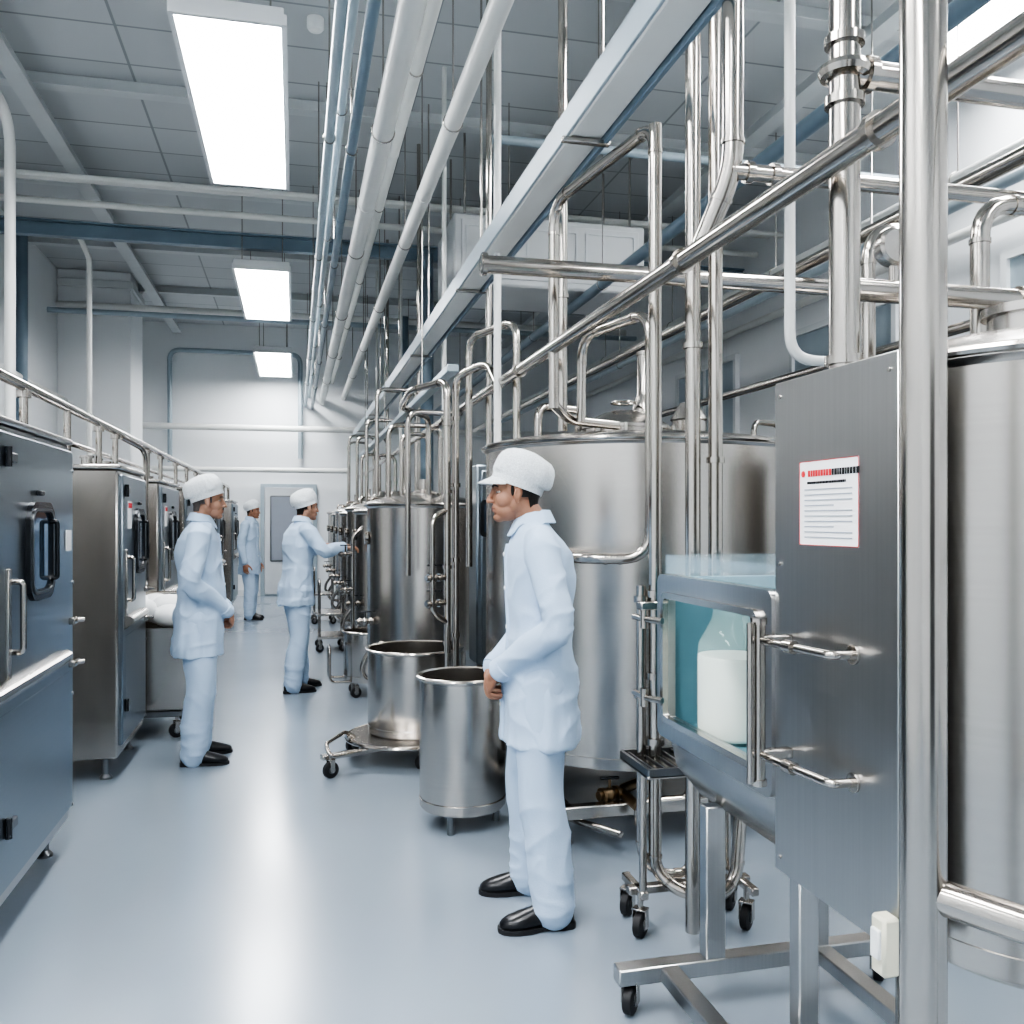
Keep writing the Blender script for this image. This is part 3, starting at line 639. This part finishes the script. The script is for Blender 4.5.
def hand(b,W,fd,bk,side,curl=(35,45,30),spread=1.0,m=None,s=1.0):
    X=V(fd).normalized(); Z=V(bk); Z=(Z-X*Z.dot(X)).normalized(); Y=Z.cross(X)
    M=Matrix((X,Y,Z)).transposed()
    def T(p): return V(W)+M@(V(p)*s)
    b.ell(T((.052,0,0)),(.052*s,.041*s,.017*s),m,18,R=M); b.ell(T((.075,0,0)),(.028*s,.042*s,.014*s),m,16,R=M)
    limb(b,[T((-.012,0,0)),T((.01,0,0)),T((.03,0,0))],[.024*s,.024*s,.025*s],m,3,14)
    b.ell(T((.04,.028*side,-.008)),(.03*s,.018*s,.015*s),m,14,R=M)
    for i,(yy,L) in enumerate(((.031,.074),(.0105,.083),(-.0105,.077),(-.031,.060))):
        p=V((.088 if i in (1,2) else .083,yy*side,0)); ang=0; pts=[p-V((.03,0,0)),p]; 
        for f,c in zip((.45,.31,.24),curl):
            ang+=math.radians(c*(1+.07*i)); p=p+V((math.cos(ang)*L*f,yy*side*.10*spread*f,-math.sin(ang)*L*f)); pts.append(p)
        limb(b,[T(q) for q in pts],[.0098*s,.0098*s,.0090*s,.0082*s,.0072*s],m,3,10)
    p=V((.022,.030*side,-.008)); pts=[p]
    for d,L in (((.62,.70*side,-.30),.040),((.80,.42*side,-.40),.034),((.88,.10*side,-.45),.027)):
        p=p+V(d).normalized()*L; pts.append(p)
    limb(b,[T(q) for q in pts],[.015*s,.0125*s,.0110*s,.0090*s],m,3,10)
def shoe(b,T,rz):
    R=Matrix.Rotation(rz,3,'Z')
    secs=[(-.088,.020,.050),(-.078,.032,.078),(-.05,.038,.100),(-.01,.040,.105),(.03,.041,.092),(.075,.046,.072),(.12,.049,.058),(.155,.043,.046),(.178,.030,.036),(.19,.012,.026)]
    rs=[]
    for (x,w,h) in secs:
        ring=[]
        for k in range(20):
            a=2*math.pi*k/20; c,s_=math.cos(a),math.sin(a)
            e=.75
            yy=w*math.copysign(abs(c)**e,c); zz=.012+h/2+(h/2)*math.copysign(abs(s_)**e,s_)-.004
            if s_>0: yy*=1-.45*s_*min(1,h/.1)
            ring.append(V(T)+R@V((x,yy,zz)))
        rs.append(ring)
    b.rings(rs,SHOE)
    rs=[]
    for (x,w,h) in [(-.092,.024,0),(-.08,.037,0),(-.04,.042,0),(.03,.042,0),(.08,.050,0),(.125,.053,0),(.16,.046,0),(.185,.032,0),(.197,.012,0)]:
        lift=0 if not(-.03<x<.05) else .006
        zt=.024 if x<-.02 else .018
        rs.append([V(T)+R@V((x,w,lift)),V(T)+R@V((x,w,zt)),V(T)+R@V((x,-w,zt)),V(T)+R@V((x,-w,lift))])
    b.rings(rs,RUB)
def sm(x,a,b_):
    t=max(0,min(1,(x-a)/(b_-a))); return t*t*(3-2*t)
def fold(q):
    v=1-abs(noise.noise(q))*2.2
    return max(0,v)**2
def person(x,y,heading,s=1.0,arms=None,feet=((-.03,.13,0),(.06,-.13,0)),hem=.64,belly=0.0,headyaw=0,headfwd=.05,lean=0,skin=SKIN,hair=HAIR,visor=True,stache=False,hands=None,drop=.0):
    e=bpy.data.objects.new('dairy_worker',None); S.collection.objects.link(e)
    e.location=(x,y,0); e.rotation_euler=(0,0,math.radians(heading)); e.scale=(s,s,s); e.empty_display_size=.2
    def cx(z): return lean*(z-.9)+ (.0 if z<1.3 else headfwd*.35*(z-1.3)/.2)
    b=MB()
    prof=[(hem,.150,.208),(hem+.06,.149,.204),(.82,.146,.198),(.92,.140,.188),(1.02,.127,.174),(1.10,.122,.168),(1.20,.128,.178),(1.30,.130,.188),(1.38,.122,.188),(1.43,.105,.170),(1.47,.082,.128),(1.495,.066,.085),(1.525,.058,.062)]
    rs=[]
    fxs=(feet[0][0]+feet[1][0])/2
    for (z,a,w) in prof:
        ring=[]; bl=belly*math.exp(-((z-1.05)/.16)**2)
        c0=cx(z)+ (fxs*.6*(.9-z)/.3 if z<.9 else 0)
        for k in range(32):
            t=2*math.pi*k/32; c,sn=math.cos(t),math.sin(t); ee=.85
            xx=(a+(bl if c>0 else 0))*math.copysign(abs(c)**ee,c); yy=w*math.copysign(abs(sn)**ee,sn)
            if c<0 and 1.2<z<1.45: xx*=1.08
            if c<0 and .85<z<1.0: xx*=1.06
            ring.append(V((c0+xx-.01,yy,z)))
        rs.append(ring)
    b.rings(rs,CLOTH)
    shx=cx(1.42)-.012
    wr=[]
    for i,sd in enumerate((1,-1)):
        el,wrp=arms[i]
        sh=V((shx,sd*.178,1.415)); el=V(el); wrp=V(wrp)
        limb(b,[V((shx,sd*.10,1.425)),sh,sh.lerp(el,.5)+V((0,sd*.006,0)),el,el.lerp(wrp,.5),wrp],[.056,.067,.064,.060,.054,.046],CLOTH,6,20)
        wr.append((el,wrp))
    def dc(p):
        d=.005*noise.noise(V((p.x*6,p.y*6,p.z*8)))
        d+=.008*(fold(V((p.x*5+p.z*5,p.y*5,p.z*7-p.x*4)))-.4)
        for el,w_ in wr:
            dd=(p-el).length
            if dd<.17: d+=.012*(1-dd/.17)*(fold(V((p.x*9+3,p.y*7,p.z*15+p.x*8)))-.35)
        if p.z<hem+.35 and abs(p.y)<.26: d+=.012*noise.noise(V((math.atan2(p.y,p.x)*4,p.z*2,1.7)))*min(1,(hem+.35-p.z)/.2)
        return d
    remesh(b,'coat',.008,CLOTH,e,3,dc)
    b=MB()
    for el,w_ in wr:
        d=(w_-el).normalized(); b.sweep([w_-d*.035,w_-d*.03,w_+d*.010,w_+d*.012],[.042,.0485,.0475,.030],CLOTH,20)
    nk=V((cx(1.5)-.012,0,0))
    rs=[]
    for j,(rr,zz) in enumerate(((.060,1.540),(.064,1.546),(.070,1.535),(.088,1.497),(.084,1.494),(.064,1.505))):
        ring=[]
        for k in range(41):
            t=math.radians(16+328*k/40); fr=max(0,math.cos(t)); pt=sm(fr,.55,.96)
            dr=0
            if j in (3,4): dr=-.045*pt
            elif j==5: dr=-.02*pt
            elif j in(0,1,2): dr=-.016*fr
            r2=rr+(.014*pt if j in(3,4) else 0)
            ring.append(nk+V((r2*math.cos(t)*1.02,r2*math.sin(t)*.98,zz+dr+(.006 if math.cos(t)<-.3 else 0))))
        rs.append(ring)
    b.rings(rs,CLOTH,cap=False)
    def front(z):
        for i in range(len(prof)-1):
            if prof[i][0]<=z<=prof[i+1][0]:
                t=(z-prof[i][0])/(prof[i+1][0]-prof[i][0]); a=prof[i][1]*(1-t)+prof[i+1][1]*t
                return cx(z)+(fxs*.6*(.9-z)/.3 if z<.9 else 0)+a+belly*math.exp(-((z-1.05)/.16)**2)-.01
        return .1
    rsL=[]
    zz=hem+.01
    while zz<1.44:
        f=front(zz)+.002; rsL.append([V((f-.01,-.022,zz)),V((f+.003,-.018,zz)),V((f+.003,.018,zz)),V((f-.01,.022,zz))]); zz+=.03
    b.rings(rsL,CLOTH)
    for z_ in (.80,.95,1.10,1.25,1.38): 
        f=front(z_)+.004; b.cyl((f,0,z_),(f+.005,0,z_),.008,WPL,12)
    b.obj('coat_trim',e)
    b=MB()
    for i,sd in enumerate((1,-1)):
        fx,fy,ft=feet[i]
        hp=V((-.01,sd*.088,.90)); kn=V((fx*.45+.015,(sd*.09+fy)/2,.49)); an=V((fx-.012,fy,.10))
        limb(b,[hp,hp.lerp(kn,.5),kn,kn.lerp(an,.5)+V((-.006,0,0)),an+V((0,0,-.03))],[.108,.096,.086,.084,.082],CLOTH,8,24)
    b.ell((-.01,0,.88),(.13,.165,.13),CLOTH,20)
    def dt(p):
        d=.007*noise.noise(V((p.x*13,p.y*13,p.z*3.5)))+.007*(fold(V((p.x*6+p.z*4,p.y*6,p.z*4.5)))-.35)
        if p.z<.28: d+=.005*(fold(V((p.x*6,p.y*6,p.z*14)))-.3)
        return d
    remesh(b,'trousers',.008,CLOTH,e,4,dt)
    b=MB()
    for (fx,fy,ft) in feet: shoe(b,(fx,fy,0),math.radians(ft))
    b.obj('shoes',e,50)
    b=MB()
    for i,sd in enumerate((1,-1)):
        el,w_=wr[i]; fd,bk,curl=hands[i]
        d=(w_-el).normalized()
        hand(b,w_+d*.02,fd,bk,-sd,curl,m=skin)
    remesh(b,'hands',.0028,skin,e,1)
    H=V((cx(1.52)+headfwd-.015,0,1.628-drop)); Rh=Matrix.Rotation(math.radians(headyaw),3,'Z')
    def T(p): return H+Rh@V(p)
    b=MB()
    E=lambda c,r,R=None:b.ell(T(c),r,skin,24,R=(Rh if R is None else Rh@R))
    RY=lambda a:Matrix.Rotation(a,3,'Y')
    E((-.014,0,.030),(.097,.076,.088)); E((.022,0,-.020),(.060,.060,.070)); E((.026,0,-.066),(.054,.050,.048),RY(.25)); E((.056,0,-.098),(.025,.027,.020))
    E((.040,.036,-.030),(.036,.024,.032)); E((.040,-.036,-.030),(.036,.024,.032)); E((-.010,.0,-.045),(.055,.064,.052))
    E((.070,0,.022),(.013,.044,.009)); E((.058,0,.046),(.024,.050,.034))
    E((.068,0,-.064),(.017,.029,.026))
    limb(b,[T((.076,0,.014)),T((.085,0,-.006)),T((.095,0,-.026)),T((.098,0,-.036))],[.0085,.008,.0095,.0100],skin,4,12)
    for sg in (-1,1):
        E((.087,.0115*sg,-.038),(.011,.007,.0065))
        b.ell(T((-.008,.076*sg,-.010)),(.018,.0075,.030),skin,16,R=Rh@RY(-.25)@Matrix.Rotation(.30*sg,3,'Z'))
        b.ell(T((-.004,.073*sg,-.036)),(.009,.007,.010),skin,12)
    limb(b,[T((-.028,0,-.05)),V((nk.x-.005,0,1.50)),V((nk.x-.01,0,1.44))],[.056,.054,.062],skin,5,20)
    def fd_(p):
        q=Rh.transposed()@(p-H); d=0
        for sg in (-1,1):
            r=math.sqrt(((q.y-.031*sg)/.019)**2+((q.z+.001)/.012)**2)
            if q.x>.03 and r<1: d-=.006*(1-r)
            re=math.sqrt(((q.x+.006)/.010)**2+((q.z+.008)/.018)**2)
            if abs(q.y-.082*sg)<.012 and re<1: d-=.004*(1-re)
        if q.x>.06: d-=.0022*math.exp(-((q.z+.0675)/.0022)**2)*(1 if abs(q.y)<.024 else 0)
        if q.x>.05: d-=.003*math.exp(-((q.z+.086)/.006)**2)*(1 if abs(q.y)<.02 else 0)
        return d
    remesh(b,'head',.0034,skin,e,2,fd_)
    b=MB()
    for sg in (-1,1):
        b.ell(T((.0585,.031*sg,-.002)),(.0125,.0125,.0080),EYEW,16,R=Rh); b.ell(T((.0680,.0315*sg,-.002)),(.0042,.0062,.0058),BLK,12,R=Rh)
        b.sweep([T((.066,.017*sg,.001)),T((.0715,.024*sg,.0056)),T((.0715,.033*sg,.006)),T((.063,.045*sg,.001))],[.0018,.0032,.0032,.0016],skin,8)
        b.sweep([T((.066,.018*sg,-.006)),T((.070,.030*sg,-.0095)),T((.063,.044*sg,-.005))],[.0014,.0024,.0014],skin,8)
        b.sweep([T((.0815,.012*sg,.018)),T((.0810,.024*sg,.0235)),T((.076,.038*sg,.024)),T((.066,.050*sg,.018))],[.0024,.0038,.0036,.0016],hair,8)
    b.ell(T((.0825,0,-.0630)),(.0052,.021,.0036),LIP,16,R=Rh); b.ell(T((.0815,0,-.0715)),(.0052,.018,.0044),LIP,16,R=Rh)
    if stache: b.ell(T((.0835,0,-.054)),(.0075,.027,.0065),hair,16,R=Rh)
    rs=[]
    for j in range(9):
        z=.055-.0155*j; ring=[]
        rr=math.sqrt(max(.05,1-((z-.030)/.094)**2))
        if z<-.02: rr=max(rr,.79)
        for k in range(25):
            t=math.radians(84+192*k/24)
            ring.append(T((-.014+.1015*rr*math.cos(t),.0795*rr*math.sin(t),z if abs(k-12)<8 else max(z,-.022))))
        rs.append(ring)
    b.rings(rs,hair,cap=False)
    for sg in (-1,1): b.ell(T((.012,.0705*sg,.004)),(.007,.0045,.022),hair,12,R=Rh)
    b.obj('face_and_hair',e,60)
    b=MB(); Rt=Rh@Matrix.Rotation(-.34,3,'Y')
    cc=T((-.013,0,.028)); rs=[]
    NK=96
    prof2=[(.99,-.012),(1.02,-.014),(1.035,-.008),(1.035,.014),(1.04,.018),(1.07,.024),(1.10,.040),(1.10,.060),(1.06,.082),(.97,.101),(.83,.117),(.62,.129),(.33,.136),(.02,.138)]
    for j,(q,z) in enumerate(prof2):
        ring=[]
        for k in range(NK):
            t=2*math.pi*k/NK
            puff=1.0
            if j>=5: puff=1+.016*math.sin(t*24+j*.3+2*math.sin(3*t))*max(0,1-abs(j-6)/5)+.04*noise.noise(V((math.cos(t)*2.5,math.sin(t)*2.5,z*25)))
            back=.018*max(0,-math.cos(t)) if 4<=j<=10 else 0
            ring.append(cc+Rt@V(((.101*q*puff+back)*math.cos(t),(.0845*q*puff)*math.sin(t),z)))
        rs.append(ring)
    b.rings(rs,CAPM)
    if visor:
        n=16; vs=[];fs=[]
        for k in range(n+1):
            t=math.radians(-62+124*k/n); ext=.046*math.cos(t*1.35)
            i0=cc+Rt@V((.100*math.cos(t),.084*math.sin(t),.002)); o=cc+Rt@V(((.102+ext)*math.cos(t),(.086+ext*.6)*math.sin(t),-.012-ext*.70))
            vs+=[i0,o,o+V((0,0,-.004)),i0+V((0,0,-.005))]
        for k in range(n):
            a=4*k;c_=4*(k+1)
            for q in range(4): fs.append([a+q,c_+q,c_+(q+1)%4,a+(q+1)%4])
        b.add(vs,fs,CAPM)
    b.obj('cap',e,50)
    return e
clasp_arms=(((-.045,.255,1.13),(.150,.085,.945)),((-.045,-.255,1.13),(.160,-.075,.935)))
clasp_hands=(((.30,-.70,-.62),(.9,.25,.2),(38,48,30)),((.25,.68,-.62),(.9,-.25,.2),(30,40,25)))
person(.90,3.33,172,.985,arms=clasp_arms,hands=clasp_hands,feet=((-.03,.16,6),(.02,-.16,-4)),hem=.66,headfwd=.075,drop=.006)
person(-.575,5.90,4,.99,arms=clasp_arms,hands=clasp_hands,feet=((.0,.13,4),(-.02,-.13,-6)),hem=.66,belly=.035,headfwd=.05,skin=SKIN2,hair=HAIRG,stache=True,visor=False)
person(.02,8.11,18,.985,arms=(((.12,.25,1.18),(.28,.13,1.27)),((.16,-.25,1.24),(.36,-.17,1.27))),hands=(((1,-.1,0),(0,.3,1),(25,30,20)),((1,.1,0),(0,-.3,1),(20,25,20))),feet=((.07,.11,5),(-.07,-.12,-5)),hem=.76,lean=.06,headfwd=.05,skin=SKIN2,visor=False)
person(-.66,14.1,-20,1.0,arms=(((-.03,.25,1.12),(.03,.26,.86)),((-.03,-.25,1.12),(.03,-.26,.86))),hands=(((.1,0,-1),(0,1,0),(15,20,15)),((.1,0,-1),(0,-1,0),(15,20,15))),hem=.68,skin=SKIN,visor=False)
# ------------------------------------------------------------------ world, camera
w=bpy.data.worlds.new('World'); S.world=w; w.use_nodes=True
w.node_tree.nodes['Background'].inputs[0].default_value=(.8,.9,1,1); w.node_tree.nodes['Background'].inputs[1].default_value=.3
cam=bpy.data.cameras.new('Camera'); co=bpy.data.objects.new('Camera',cam); S.collection.objects.link(co)
cam.sensor_width=36; cam.lens=31.64; cam.shift_y=8/1024; cam.clip_start=.05
co.location=(0,0,1.49); co.rotation_euler=(math.radians(90),0,math.radians(-13.55))
S.camera=co
S.view_settings.view_transform='AgX'
try: S.view_settings.look='AgX - High Contrast'
except Exception as ex: print(ex)
S.view_settings.exposure=.3
